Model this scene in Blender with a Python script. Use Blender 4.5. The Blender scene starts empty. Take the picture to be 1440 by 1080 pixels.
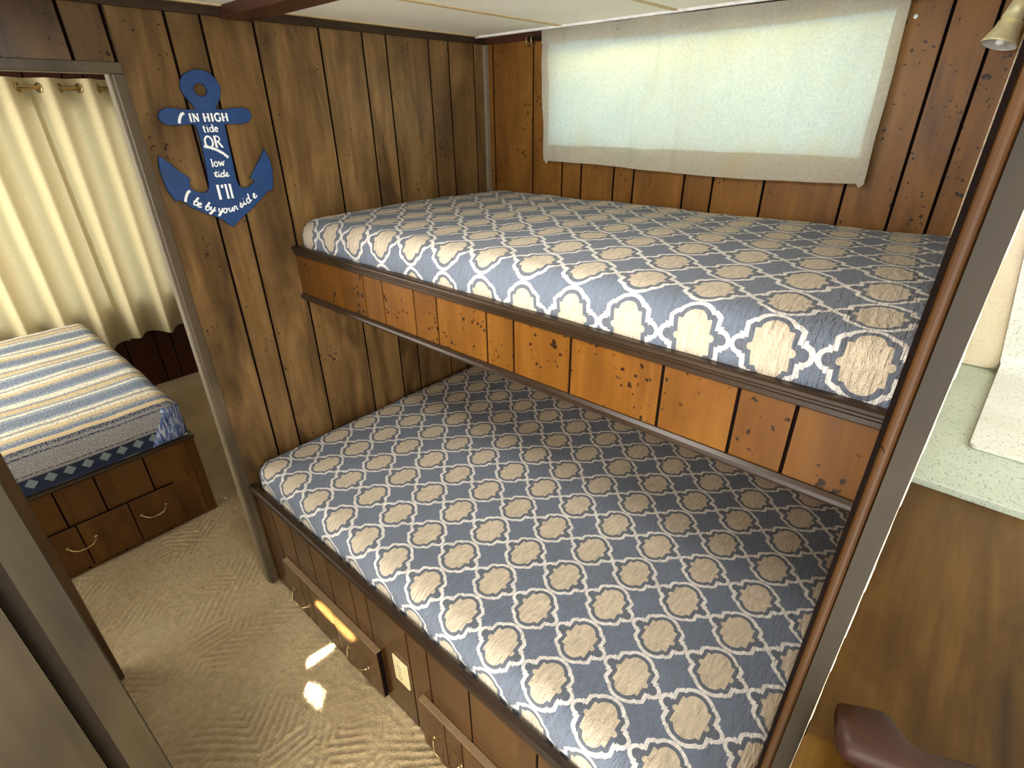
import bpy, bmesh, math, random
from mathutils import Vector, Matrix, noise
random.seed(7)
PI = math.pi
SC = bpy.context.scene
COL = SC.collection

# ------------------------------------------------------------------ helpers
def srgb(r, g, b, a=1.0):
    def c(v):
        v /= 255.0
        return v / 12.92 if v <= 0.04045 else ((v + 0.055) / 1.055) ** 2.4
    return (c(r), c(g), c(b), a)

def new_mat(name):
    m = bpy.data.materials.new(name); m.use_nodes = True
    nt = m.node_tree
    for n in list(nt.nodes): nt.nodes.remove(n)
    out = nt.nodes.new('ShaderNodeOutputMaterial')
    b = nt.nodes.new('ShaderNodeBsdfPrincipled')
    nt.links.new(b.outputs[0], out.inputs[0])
    return m, nt, b, out

def N(nt, t, **kw):
    n = nt.nodes.new(t)
    for k, v in kw.items():
        if k.startswith('i_'):
            n.inputs[k[2:].replace('_', ' ')].default_value = v
        else: setattr(n, k, v)
    return n

def M(nt, op, a, b=None, c=None, clamp=False):
    n = nt.nodes.new('ShaderNodeMath'); n.operation = op; n.use_clamp = clamp
    for i, v in enumerate((a, b, c)):
        if v is None: continue
        if isinstance(v, (int, float)): n.inputs[i].default_value = v
        else: nt.links.new(v, n.inputs[i])
    return n.outputs[0]

def mix(nt, fac, a, b, mode='MIX'):
    n = nt.nodes.new('ShaderNodeMix'); n.data_type = 'RGBA'; n.blend_type = mode
    for i, v in ((0, fac), (6, a), (7, b)):
        if isinstance(v, (int, float)): n.inputs[i].default_value = v
        elif isinstance(v, tuple): n.inputs[i].default_value = v
        else: nt.links.new(v, n.inputs[i])
    return n.outputs[2]

def ramp(nt, fac, stops, interp='LINEAR'):
    n = nt.nodes.new('ShaderNodeValToRGB'); n.color_ramp.interpolation = interp
    el = n.color_ramp.elements
    while len(el) < len(stops): el.new(0.5)
    for e, (p, c) in zip(el, stops): e.position = p; e.color = c
    nt.links.new(fac, n.inputs[0]); return n.outputs[0]

def vec(nt, src, scale=(1, 1, 1), rot=(0, 0, 0), loc=(0, 0, 0)):
    n = nt.nodes.new('ShaderNodeMapping')
    n.inputs['Scale'].default_value = scale; n.inputs['Rotation'].default_value = rot
    n.inputs['Location'].default_value = loc
    nt.links.new(src, n.inputs[0]); return n.outputs[0]

def noise_t(nt, v, scale, detail=4, rough=.55, dist=0.0):
    n = nt.nodes.new('ShaderNodeTexNoise')
    n.inputs['Scale'].default_value = scale; n.inputs['Detail'].default_value = detail
    n.inputs['Roughness'].default_value = rough; n.inputs['Distortion'].default_value = dist
    nt.links.new(v, n.inputs['Vector']); return n.outputs['Fac']

def bump(nt, b, h, strength=.3, dist=.01):
    n = nt.nodes.new('ShaderNodeBump')
    n.inputs['Strength'].default_value = strength; n.inputs['Distance'].default_value = dist
    nt.links.new(h, n.inputs['Height']); nt.links.new(n.outputs[0], b.inputs['Normal'])
    return n

def simple(name, rgb, rough=.5, metal=0.0, noise_amt=.12, nscale=40, bumpy=0.0, spec=.5):
    m, nt, b, out = new_mat(name)
    tc = N(nt, 'ShaderNodeTexCoord')
    f = noise_t(nt, tc.outputs['Object'], nscale)
    c = srgb(*rgb)
    d = tuple(x * (1 - noise_amt * 1.6) for x in c[:3]) + (1,)
    l = tuple(min(1, x * (1 + noise_amt)) for x in c[:3]) + (1,)
    nt.links.new(ramp(nt, f, [(.3, d), (.7, l)]), b.inputs['Base Color'])
    b.inputs['Roughness'].default_value = rough; b.inputs['Metallic'].default_value = metal
    b.inputs['Specular IOR Level'].default_value = spec
    if bumpy: bump(nt, b, f, bumpy, .003)
    return m

def wood(name, dark, mid, light, axis='Z', rough=.38, specks=1.0, blotch=.55, seed=0.0, grain=1.0, spec=.36, coat=.0, rvar=.35):
    m, nt, b, out = new_mat(name)
    tc = N(nt, 'ShaderNodeTexCoord'); o = tc.outputs['Object']
    at = N(nt, 'ShaderNodeAttribute', attribute_name='rnd')
    rv = at.outputs['Fac']
    off = N(nt, 'ShaderNodeCombineXYZ')
    nt.links.new(M(nt, 'MULTIPLY', rv, 7.3), off.inputs[0]); nt.links.new(M(nt, 'MULTIPLY', rv, 5.1), off.inputs[1]); nt.links.new(M(nt, 'MULTIPLY', rv, 9.7), off.inputs[2])
    ad = N(nt, 'ShaderNodeVectorMath', operation='ADD'); nt.links.new(o, ad.inputs[0]); nt.links.new(off.outputs[0], ad.inputs[1])
    p = ad.outputs[0]
    st = {'X': (.07, 1, 1), 'Y': (1, .07, 1), 'Z': (1, 1, .07)}[axis]
    st2 = {'X': (.3, 1, 1), 'Y': (1, .3, 1), 'Z': (1, 1, .3)}[axis]
    g1 = noise_t(nt, vec(nt, p, st, loc=(seed, seed, seed)), 48, 5, .6, .5)
    g2 = noise_t(nt, vec(nt, p, st2, loc=(seed + 3, 0, 1)), 7, 4, .55, .9)
    mixv = M(nt, 'ADD', M(nt, 'MULTIPLY', g1, .28 * grain), M(nt, 'MULTIPLY', g2, 1 - .28 * grain))
    col = ramp(nt, mixv, [(.30, srgb(*dark)), (.5, srgb(*mid)), (.68, srgb(*light))])
    # knots / smoky patches of the printed panelling
    bl = noise_t(nt, vec(nt, p, st2, loc=(9 + seed, 2, 4)), 5.5, 3, .6, 1.3)
    bm_ = ramp(nt, bl, [(.47, (0, 0, 0, 1)), (.70, (1, 1, 1, 1))])
    col = mix(nt, M(nt, 'MULTIPLY', bm_, blotch), col, tuple(x * .42 for x in srgb(*dark)[:3]) + (1,))
    # plank to plank tone
    col = mix(nt, M(nt, 'MULTIPLY', rv, rvar), col, tuple(x * .62 for x in srgb(*mid)[:3]) + (1,))
    if specks:
        vo = N(nt, 'ShaderNodeTexVoronoi', feature='F1'); vo.inputs['Scale'].default_value = 52
        dsp = N(nt, 'ShaderNodeTexNoise'); dsp.inputs['Scale'].default_value = 90; nt.links.new(p, dsp.inputs['Vector'])
        wv = N(nt, 'ShaderNodeVectorMath', operation='MULTIPLY_ADD')
        nt.links.new(dsp.outputs['Color'], wv.inputs[0]); wv.inputs[1].default_value = (.016, .016, .016); nt.links.new(p, wv.inputs[2])
        nt.links.new(wv.outputs[0], vo.inputs['Vector'])
        msk = noise_t(nt, vec(nt, p, loc=(1, 8, 3)), 9, 2)
        thr = M(nt, 'MULTIPLY', M(nt, 'SUBTRACT', msk, .385), .95 * specks, clamp=True)
        sp = M(nt, 'LESS_THAN', vo.outputs['Distance'], thr)
        col = mix(nt, M(nt, 'MULTIPLY', sp, .88), col, srgb(16, 7, 4))
    nt.links.new(col, b.inputs['Base Color'])
    nt.links.new(M(nt, 'ADD', M(nt, 'MULTIPLY', g1, .18), rough - .09), b.inputs['Roughness'])
    b.inputs['Specular IOR Level'].default_value = spec
    b.inputs['Coat Weight'].default_value = coat; b.inputs['Coat Roughness'].default_value = .22
    bump(nt, b, g1, .12, .002)
    return m

def finish(name, bm, mats, parent=None, smooth=False, bev=0.0, loc=None):
    me = bpy.data.meshes.new(name)
    if parent is not None and loc is None:
        bmesh.ops.translate(bm, verts=bm.verts, vec=-Vector(WLOC[parent.name]))
    bmesh.ops.recalc_face_normals(bm, faces=bm.faces)
    bm.to_mesh(me); bm.free()
    if not isinstance(mats, (list, tuple)): mats = [mats]
    for mt in mats: me.materials.append(mt)
    if smooth:
        for p in me.polygons: p.use_smooth = True
    o = bpy.data.objects.new(name, me); COL.objects.link(o)
    if parent is not None: o.parent = parent
    WLOC[o.name] = WLOC[parent.name] if parent is not None else (0, 0, 0)
    if bev:
        md = o.modifiers.new('Bevel', 'BEVEL'); md.width = bev; md.segments = 2; md.limit_method = 'ANGLE'; md.angle_limit = math.radians(40)
    return o
WLOC = {}

def thing(name, label, cat, loc=(0, 0, 0), group=None):
    o = bpy.data.objects.new(name, None); COL.objects.link(o)
    o.empty_display_size = .05
    o.location = loc; o['label'] = label; o['category'] = cat
    if group: o['group'] = group
    WLOC[o.name] = tuple(loc)
    return o

def tag(o, label, cat, group=None):
    o['label'] = label; o['category'] = cat
    if group: o['group'] = group
    return o

def struct(name, bm, mats, **kw):
    o = finish(name, bm, mats, **kw); o['kind'] = 'structure'; return o

def box(bm, x0, x1, y0, y1, z0, z1, mi=0, rnd=None):
    lay = bm.faces.layers.float.get('rnd') or bm.faces.layers.float.new('rnd')
    v = [bm.verts.new(p) for p in ((x0, y0, z0), (x1, y0, z0), (x1, y1, z0), (x0, y1, z0), (x0, y0, z1), (x1, y0, z1), (x1, y1, z1), (x0, y1, z1))]
    fs = [bm.faces.new([v[i] for i in q]) for q in ((0, 3, 2, 1), (4, 5, 6, 7), (0, 1, 5, 4), (1, 2, 6, 5), (2, 3, 7, 6), (3, 0, 4, 7))]
    r = random.random() if rnd is None else rnd
    for f in fs: f.material_index = mi; f[lay] = r
    return v

def B(): return bmesh.new()

def tube(bm, pts, rad, seg=12, caps=True, mi=0, flat=None):
    """swept round tube through pts; rad is a number or one per point; flat=(axis vector, factor) squashes"""
    pts = [Vector(p) for p in pts]; n = len(pts); rings = []
    rs = rad if isinstance(rad, (list, tuple)) else [rad] * n
    t0 = (pts[1] - pts[0]).normalized()
    up = Vector((0, 0, 1)) if abs(t0.z) < .9 else Vector((1, 0, 0))
    a = t0.cross(up).normalized(); b = t0.cross(a).normalized()
    for i in range(n):
        t = (pts[min(i + 1, n - 1)] - pts[max(i - 1, 0)]).normalized()
        a = (a - t * a.dot(t)).normalized(); b = t.cross(a).normalized()
        ring = []
        for k in range(seg):
            w = 2 * PI * k / seg
            d = a * math.cos(w) * rs[i] + b * math.sin(w) * rs[i]
            if flat:
                ax, fc = flat; d = d - ax * d.dot(ax) * (1 - fc)
            ring.append(bm.verts.new(pts[i] + d))
        rings.append(ring)
    for i in range(n - 1):
        for k in range(seg):
            f = bm.faces.new((rings[i][k], rings[i][(k + 1) % seg], rings[i + 1][(k + 1) % seg], rings[i + 1][k])); f.material_index = mi
    if caps:
        f = bm.faces.new(rings[0][::-1]); f.material_index = mi; f = bm.faces.new(rings[-1]); f.material_index = mi

def lathe(bm, prof, origin, axis=(0, 0, 1), seg=28):
    ax = Vector(axis).normalized(); q = Vector((0, 0, 1)).rotation_difference(ax); o = Vector(origin); rings = []
    for r, h in prof:
        if r < 1e-6: rings.append([bm.verts.new(o + q @ Vector((0, 0, h)))])
        else: rings.append([bm.verts.new(o + q @ Vector((r * math.cos(2 * PI * k / seg), r * math.sin(2 * PI * k / seg), h))) for k in range(seg)])
    for A_, B_ in zip(rings, rings[1:]):
        for k in range(seg):
            j = (k + 1) % seg
            if len(A_) == 1 and len(B_) == 1: continue
            if len(A_) == 1: bm.faces.new((A_[0], B_[j], B_[k]))
            elif len(B_) == 1: bm.faces.new((A_[k], A_[j], B_[0]))
            else: bm.faces.new((A_[k], A_[j], B_[j], B_[k]))

def prism(bm, prof, axis, a0, a1, mi=0):
    """extrude a closed 2D profile along X (prof=(y,z)) or Y (prof=(x,z)) or Z (prof=(x,y))"""
    def P(u, w, a): return {'X': (a, u, w), 'Y': (u, a, w), 'Z': (u, w, a)}[axis]
    A_ = [bm.verts.new(P(u, w, a0)) for u, w in prof]; B_ = [bm.verts.new(P(u, w, a1)) for u, w in prof]
    n = len(prof)
    for i in range(n):
        f = bm.faces.new((A_[i], A_[(i + 1) % n], B_[(i + 1) % n], B_[i])); f.material_index = mi
    f = bm.faces.new(A_[::-1]); f.material_index = mi; f = bm.faces.new(B_); f.material_index = mi

def planks(bm, plane, at, face, rects, grooves, th=.006, back=.02, gw=.0085, mi=0, gi=1):
    """grooved panelling in the plane x=at or y=at; rects=(a0,a1,z0,z1); face=+1/-1 the side the planks look to"""
    for a0, a1, z0, z1 in rects:
        cuts = [a0] + sorted(g for g in grooves if a0 + .004 < g < a1 - .004) + [a1]
        s0, s1 = sorted((at - face * (th + back), at - face * th * .55))
        if plane == 'x': box(bm, s0, s1, a0, a1, z0, z1, gi, 0)
        else: box(bm, a0, a1, s0, s1, z0, z1, gi, 0)
        for c0, c1 in zip(cuts, cuts[1:]):
            e0 = c0 + (gw / 2 if c0 != a0 else 0); e1 = c1 - (gw / 2 if c1 != a1 else 0)
            p0, p1 = sorted((at - face * th * .6, at)); r = (math.sin((c0 + c1) * 91.7 + at * 3) * 43758.5) % 1
            if plane == 'x': box(bm, p0, p1, e0, e1, z0, z1, mi, r)
            else: box(bm, e0, e1, p0, p1, z0, z1, mi, r)

# ------------------------------------------------------------------ key dimensions (metres)
ZC = 2.045                     # ceiling
YU, YL = -1.02, -1.382         # fronts of upper and lower bunk
XP = 1.8165                    # bunk side of the partition
XQ = 1.8515                    # kitchen side
YA = -1.386                    # end of the left wall (doorway edge)
XF = -2.445                    # far wall of the next room

# ------------------------------------------------------------------ materials
W_A = wood('panelling_lit_grey', (62, 44, 24), (108, 82, 48), (138, 108, 68), blotch=.75, rough=.33, seed=2, specks=.75)  # greyer brown: the light on this wall is put into the panelling colour
W_B = wood('panelling_lit_warm', (84, 52, 18), (126, 84, 34), (146, 102, 46), blotch=.35, rough=.45, seed=11, specks=1.0, spec=.3)  # same panelling, warmer: light of the window side put into the colour
W_R = wood('panelling_lit_orange', (80, 47, 11), (102, 63, 17), (120, 79, 27), blotch=.16, rough=.42, seed=5, specks=1.2, spec=.22, rvar=.3)  # same panelling, orange: light on the bunk front put into the colour
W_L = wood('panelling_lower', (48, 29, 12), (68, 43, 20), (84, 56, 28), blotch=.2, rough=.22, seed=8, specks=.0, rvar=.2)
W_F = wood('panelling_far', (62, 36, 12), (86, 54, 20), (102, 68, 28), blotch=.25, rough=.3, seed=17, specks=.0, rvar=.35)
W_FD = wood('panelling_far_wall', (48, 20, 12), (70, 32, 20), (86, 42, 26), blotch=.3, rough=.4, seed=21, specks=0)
GROOVE = simple('groove_black', (14, 7, 5), .9, spec=.05)
TRIM = wood('dark_moulding', (30, 19, 10), (46, 32, 18), (60, 44, 27), axis='X', rough=.34, specks=0, blotch=.15, seed=3)
TRIMY = wood('dark_moulding_cross', (34, 23, 13), (50, 36, 22), (62, 47, 31), axis='Y', rough=.35, specks=0, blotch=.15, seed=3)
TRIMG = wood('grey_brown_trim', (58, 48, 34), (82, 70, 52), (100, 88, 68), axis='Z', rough=.4, specks=0, blotch=.15, seed=6, rvar=0)
BEADG = simple('grey_bead', (128, 118, 100), .45)
UNDER = simple('bounce_board', (226, 214, 186), .6)  # unseen underside, pale colour made up to bounce light into the lower bunk
JAMBW = wood('jamb_brown', (52, 36, 20), (80, 58, 34), (100, 76, 48), rough=.4, specks=0, blotch=.2, seed=16, rvar=0)
POSTG = wood('post_face', (26, 20, 11), (44, 35, 20), (58, 47, 29), axis='Z', rough=.5, specks=0, blotch=.35, seed=6, rvar=0, spec=.2)
POSTB = wood('post_round', (46, 27, 9), (64, 39, 14), (80, 52, 22), axis='Z', rough=.5, spec=.2, specks=.7, blotch=.2, seed=9, rvar=0)
CREAMJ = simple('jamb_cream', (112, 100, 76), .5)
WORN = simple('worn_edge', (222, 208, 178), .6, noise_amt=.3, nscale=60)
BEAMM = wood('beam_mahogany', (46, 24, 16), (72, 40, 26), (90, 54, 36), axis='X', rough=.4, specks=0, blotch=.2)
HANDM = wood('carved_mahogany', (38, 18, 12), (52, 29, 20), (66, 40, 30), axis='X', rough=.5, spec=.25, specks=0, blotch=.2, coat=.0, rvar=0)
TABLEW = wood('stained_ply', (46, 29, 8), (80, 54, 18), (106, 78, 32), axis='Y', rough=.36, specks=0, blotch=.18, seed=14, grain=1.3, rvar=0, spec=.2)
BRASS = simple('aged_brass', (176, 152, 108), .3, 1.0, .1)
STEELD = simple('dark_rod', (76, 72, 66), .4, .8)
BRASSP = simple('pale_brass', (226, 216, 170), .4, .25)
WHITEM = simple('white_metal', (235, 236, 234), .35)
PLASTIC = simple('ivory_plastic', (198, 182, 138), .35, noise_amt=.04)
DARKH = simple('socket_dark', (40, 34, 26), .6)
BLUE = simple('anchor_blue', (20, 58, 108), .5, noise_amt=.12, nscale=25, bumpy=.1)
WHITEP = simple('white_paint', (236, 240, 240), .5, noise_amt=.05)
SHADEG = wood('closet_wood', (32, 25, 13), (46, 37, 21), (56, 46, 28), rough=.5, spec=.2, specks=0, blotch=.12, seed=31, rvar=0, grain=1.3)

def mk_ceiling():
    m, nt, b, out = new_mat('ceiling_stipple')
    o = N(nt, 'ShaderNodeTexCoord').outputs['Object']
    f = noise_t(nt, o, 180, 3); g = noise_t(nt, o, 3, 3)
    nt.links.new(ramp(nt, g, [(.3, srgb(230, 226, 208)), (.7, srgb(242, 239, 226))]), b.inputs['Base Color'])
    b.inputs['Roughness'].default_value = .7; bump(nt, b, f, .35, .004); return m
CEIL = mk_ceiling()

def mk_laminate(name, a, bcol, fleck):
    m, nt, b, out = new_mat(name)
    o = N(nt, 'ShaderNodeTexCoord').outputs['Object']
    g = noise_t(nt, o, 6, 3); col = ramp(nt, g, [(.35, srgb(*a)), (.65, srgb(*bcol))])
    f = noise_t(nt, vec(nt, o, (1, .45, 1), rot=(0, 0, .7)), 230, 2, .5); mk = ramp(nt, f, [(.60, (0, 0, 0, 1)), (.68, (1, 1, 1, 1))])
    f2 = noise_t(nt, vec(nt, o, (.5, 1, 1), rot=(0, 0, .5), loc=(3, 3, 3)), 120, 2, .5); mk2 = ramp(nt, f2, [(.60, (0, 0, 0, 1)), (.70, (1, 1, 1, 1))])
    col = mix(nt, M(nt, 'MULTIPLY', mk, .75), col, srgb(*fleck)); col = mix(nt, M(nt, 'MULTIPLY', mk2, .35), col, srgb(*fleck))
    nt.links.new(col, b.inputs['Base Color']); b.inputs['Roughness'].default_value = .3; return m
LAM = mk_laminate('laminate_green', (176, 190, 172), (190, 202, 186), (118, 130, 118))
LAM2 = mk_laminate('laminate_white', (216, 218, 206), (226, 228, 220), (160, 160, 146))
LAM3 = mk_laminate('laminate_cream', (214, 200, 168), (224, 212, 182), (196, 182, 148))

def mk_carpet():
    m, nt, b, out = new_mat('carpet_beige')
    o = N(nt, 'ShaderNodeTexCoord').outputs['Object']
    f = noise_t(nt, o, 260, 3, .7); g = noise_t(nt, o, 3.2, 4, .6); h = noise_t(nt, o, 70, 4, .7)
    col = ramp(nt, g, [(.3, srgb(214, 185, 132)), (.55, srgb(240, 212, 158)), (.75, srgb(246, 224, 174))])
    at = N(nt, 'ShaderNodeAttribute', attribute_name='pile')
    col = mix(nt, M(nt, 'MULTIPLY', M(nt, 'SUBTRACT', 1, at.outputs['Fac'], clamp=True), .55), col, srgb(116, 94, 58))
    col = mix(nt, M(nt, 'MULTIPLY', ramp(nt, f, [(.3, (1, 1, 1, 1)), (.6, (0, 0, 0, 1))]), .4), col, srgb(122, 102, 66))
    nt.links.new(col, b.inputs['Base Color'])
    b.inputs['Roughness'].default_value = .95; b.inputs['Specular IOR Level'].default_value = .1
    b.inputs['Sheen Weight'].default_value = .2
    bump(nt, b, M(nt, 'ADD', M(nt, 'MULTIPLY', f, .6), M(nt, 'MULTIPLY', h, 1.0)), 1.0, .018); return m
CARPET = mk_carpet()

def mk_quilt(name, px, py, ox, oy, ang=0.0, diag=True):
    """Moroccan trellis quilt: beige barbed medallions, blue band, white outline, blue stars between"""
    m, nt, b, out = new_mat(name)
    uv = N(nt, 'ShaderNodeUVMap', uv_map='UVMap').outputs[0]
    wob = N(nt, 'ShaderNodeTexNoise'); wob.inputs['Scale'].default_value = 30; nt.links.new(uv, wob.inputs['Vector'])
    wv = N(nt, 'ShaderNodeVectorMath', operation='MULTIPLY_ADD'); nt.links.new(wob.outputs['Color'], wv.inputs[0]); wv.inputs[1].default_value = (.006, .006, 0); nt.links.new(uv, wv.inputs[2])
    mp = vec(nt, wv.outputs[0], rot=(0, 0, ang))
    sp = N(nt, 'ShaderNodeSeparateXYZ'); nt.links.new(mp, sp.inputs[0])
    def cell(c, per, off):
        t = M(nt, 'DIVIDE', M(nt, 'SUBTRACT', c, off), per)
        return M(nt, 'ABSOLUTE', M(nt, 'SUBTRACT', M(nt, 'FRACT', M(nt, 'ADD', t, .5)), .5))
    u = cell(sp.outputs[0], px, ox); v = cell(sp.outputs[1], py, oy)
    def hyp(a, c): return M(nt, 'SQRT', M(nt, 'ADD', M(nt, 'MULTIPLY', a, a), M(nt, 'MULTIPLY', c, c)))
    # arch body: box |u|<.335 with a broad round top, square shoulder, small side lobes
    side = M(nt, 'SUBTRACT', u, .350)
    diag_ = M(nt, 'MULTIPLY', M(nt, 'SUBTRACT', M(nt, 'ADD', u, v), .635), .7071)
    body = M(nt, 'MAXIMUM', M(nt, 'MAXIMUM', side, M(nt, 'SUBTRACT', v, .365)), diag_)
    top = M(nt, 'SUBTRACT', hyp(u, M(nt, 'SUBTRACT', v, .205)), .290)
    lobe = M(nt, 'MAXIMUM', M(nt, 'SUBTRACT', hyp(M(nt, 'SUBTRACT', u, .362), v), .138), -.11)
    step = M(nt, 'MAXIMUM', M(nt, 'SUBTRACT', u, .395), M(nt, 'SUBTRACT', v, .165))
    bud = M(nt, 'SUBTRACT', hyp(M(nt, 'SUBTRACT', u, .235), v), .175)
    d = M(nt, 'MINIMUM', M(nt, 'MINIMUM', body, top), M(nt, 'MINIMUM', step, M(nt, 'MINIMUM', lobe, bud)))
    bands = ramp(nt, M(nt, 'ADD', M(nt, 'MULTIPLY', d, 2.0), .5),
                 [(0.0, srgb(206, 191, 166)), (.248, srgb(206, 191, 166)), (.262, srgb(92, 100, 112)), (.378, srgb(92, 100, 112)), (.395, srgb(228, 224, 218)), (.500, srgb(228, 224, 218)), (.517, srgb(104, 115, 132)), (1, srgb(104, 115, 132))])
    w1 = noise_t(nt, vec(nt, uv, (1, .22, 1), rot=(0, 0, .8)), 120, 3, .6, .5)
    w2 = noise_t(nt, uv, 320, 2)
    col = mix(nt, M(nt, 'MULTIPLY', ramp(nt, w1, [(.3, (1, 1, 1, 1)), (.62, (0, 0, 0, 1))]), .34), bands, (.12, .11, .10, 1))
    nt.links.new(col, b.inputs['Base Color'])
    b.inputs['Roughness'].default_value = .85; b.inputs['Specular IOR Level'].default_value = .25
    b.inputs['Sheen Weight'].default_value = .15
    bump(nt, b, M(nt, 'ADD', w1, M(nt, 'MULTIPLY', w2, .3)), 1.0, .012); return m
QLOW = mk_quilt('trellis_quilt_lower', .1427, .1338, .949, -1.313, -.008)
QUP = mk_quilt('trellis_quilt_upper', .1385, .1375, .691, -1.031, -.090)

def mk_stripes():
    m, nt, b, out = new_mat('striped_bedspread')
    uv = N(nt, 'ShaderNodeUVMap', uv_map='UVMap').outputs[0]
    sp = N(nt, 'ShaderNodeSeparateXYZ'); nt.links.new(uv, sp.inputs[0])
    wob = noise_t(nt, uv, 25, 2)
    s = M(nt, 'ADD', sp.outputs[0], M(nt, 'MULTIPLY', M(nt, 'SUBTRACT', wob, .5), .010))
    t = M(nt, 'FRACT', M(nt, 'DIVIDE', s, .52))
    W = srgb(226, 220, 200); Bl = srgb(70, 96, 132); Md = srgb(122, 142, 162); Sa = srgb(206, 180, 128); Gy = srgb(140, 138, 134); Dk = srgb(46, 62, 90)
    st = [(0, W), (.05, Gy), (.10, Sa), (.19, Md), (.23, W), (.27, Md), (.33, Bl), (.47, Md), (.51, W), (.56, Gy), (.60, W), (.66, Sa), (.72, Gy), (.77, Bl), (.90, Md), (.95, W)]
    col = ramp(nt, t, st, 'CONSTANT')
    f = noise_t(nt, uv, 150, 2, .7); col = mix(nt, M(nt, 'MULTIPLY', ramp(nt, f, [(.46, (0, 0, 0, 1)), (.56, (1, 1, 1, 1))]), .5), col, srgb(196, 192, 178))
    f3 = noise_t(nt, vec(nt, uv, loc=(4, 4, 0)), 95, 2, .7); col = mix(nt, M(nt, 'MULTIPLY', ramp(nt, f3, [(.5, (0, 0, 0, 1)), (.6, (1, 1, 1, 1))]), .5), col, srgb(72, 86, 112))
    # diamonds along the dark hem band of the drop
    dd = M(nt, 'ADD', M(nt, 'ABSOLUTE', M(nt, 'SUBTRACT', M(nt, 'FRACT', M(nt, 'DIVIDE', sp.outputs[1], .062)), .5)), M(nt, 'ABSOLUTE', M(nt, 'DIVIDE', M(nt, 'SUBTRACT', sp.outputs[0], 1.648), .062)))
    dia = M(nt, 'LESS_THAN', dd, .36)
    drop = M(nt, 'GREATER_THAN', sp.outputs[0], 1.475)
    sidec = ramp(nt, M(nt, 'MULTIPLY', M(nt, 'SUBTRACT', sp.outputs[0], 1.475), 5.0), [(0, srgb(214, 190, 140)), (.12, Dk), (.20, srgb(140, 138, 140)), (.26, Dk), (.30, srgb(146, 146, 148)), (.62, srgb(156, 152, 146)), (.655, srgb(26, 32, 46)), (.68, srgb(140, 138, 140)), (.74, srgb(30, 40, 60)), (1, srgb(34, 46, 70))], 'CONSTANT')
    spk = M(nt, 'MULTIPLY', ramp(nt, f, [(.48, (0, 0, 0, 1)), (.56, (1, 1, 1, 1))]), M(nt, 'LESS_THAN', sp.outputs[0], 1.617))
    sidec = mix(nt, M(nt, 'MULTIPLY', spk, .5), sidec, srgb(206, 202, 192))
    sidec = mix(nt, dia, sidec, srgb(126, 140, 140))
    col = mix(nt, drop, col, sidec)
    nt.links.new(col, b.inputs['Base Color']); b.inputs['Roughness'].default_value = .85
    bump(nt, b, f, .4, .004); return m
STRIPE = mk_stripes()
def mk_fold():
    m, nt, b, out = new_mat('bedspread_corner_fold')
    o = N(nt, 'ShaderNodeTexCoord').outputs['Object']
    f = noise_t(nt, vec(nt, o, (1, 1, .12)), 130, 2, .6)
    nt.links.new(ramp(nt, f, [(.35, srgb(52, 74, 122)), (.5, srgb(96, 118, 160)), (.62, srgb(190, 194, 204))]), b.inputs['Base Color'])
    b.inputs['Roughness'].default_value = .85; return m
FOLD = mk_fold()

def mk_cloth(name, rgb, trans, weave=500, mottle=None):
    m, nt, b, out = new_mat(name); nt.nodes.remove(b)
    o = N(nt, 'ShaderNodeTexCoord').outputs['Object']
    f = noise_t(nt, vec(nt, o, (1, 1, .2)), weave, 2); f2 = noise_t(nt, vec(nt, o, (.2, 1, 1)), weave, 2); g = noise_t(nt, o, 7, 4)
    c = srgb(*rgb)
    w = M(nt, 'MULTIPLY', M(nt, 'ADD', f, f2), .5)
    col = ramp(nt, w, [(.35, tuple(x * .80 for x in c[:3]) + (1,)), (.6, c)])
    if mottle: col = mix(nt, ramp(nt, g, [(.52, (0, 0, 0, 1)), (.75, (.55, .55, .55, 1))]), col, srgb(*mottle))  # blotches of a second tone scattered over the cloth
    d = N(nt, 'ShaderNodeBsdfDiffuse'); t = N(nt, 'ShaderNodeBsdfTranslucent'); ms = N(nt, 'ShaderNodeMixShader'); ms.inputs[0].default_value = trans
    nt.links.new(col, d.inputs[0]); nt.links.new(col, t.inputs[0])
    bp = N(nt, 'ShaderNodeBump'); bp.inputs['Strength'].default_value = .25; bp.inputs['Distance'].default_value = .002
    nt.links.new(w, bp.inputs['Height']); nt.links.new(bp.outputs[0], d.inputs['Normal'])
    nt.links.new(d.outputs[0], ms.inputs[1]); nt.links.new(t.outputs[0], ms.inputs[2]); nt.links.new(ms.outputs[0], out.inputs[0])
    return m
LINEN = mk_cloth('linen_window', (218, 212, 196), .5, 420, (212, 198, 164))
DRAPE = mk_cloth('drape_cream', (214, 200, 160), .35, 380)

def mk_glass():
    m, nt, b, out = new_mat('window_glass'); nt.nodes.remove(b)
    t = N(nt, 'ShaderNodeBsdfTransparent'); g = N(nt, 'ShaderNodeBsdfGlossy'); g.inputs['Roughness'].default_value = .05
    ms = N(nt, 'ShaderNodeMixShader'); ms.inputs[0].default_value = .08
    nt.links.new(t.outputs[0], ms.inputs[1]); nt.links.new(g.outputs[0], ms.inputs[2]); nt.links.new(ms.outputs[0], out.inputs[0]); return m
GLASS = mk_glass()

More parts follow.
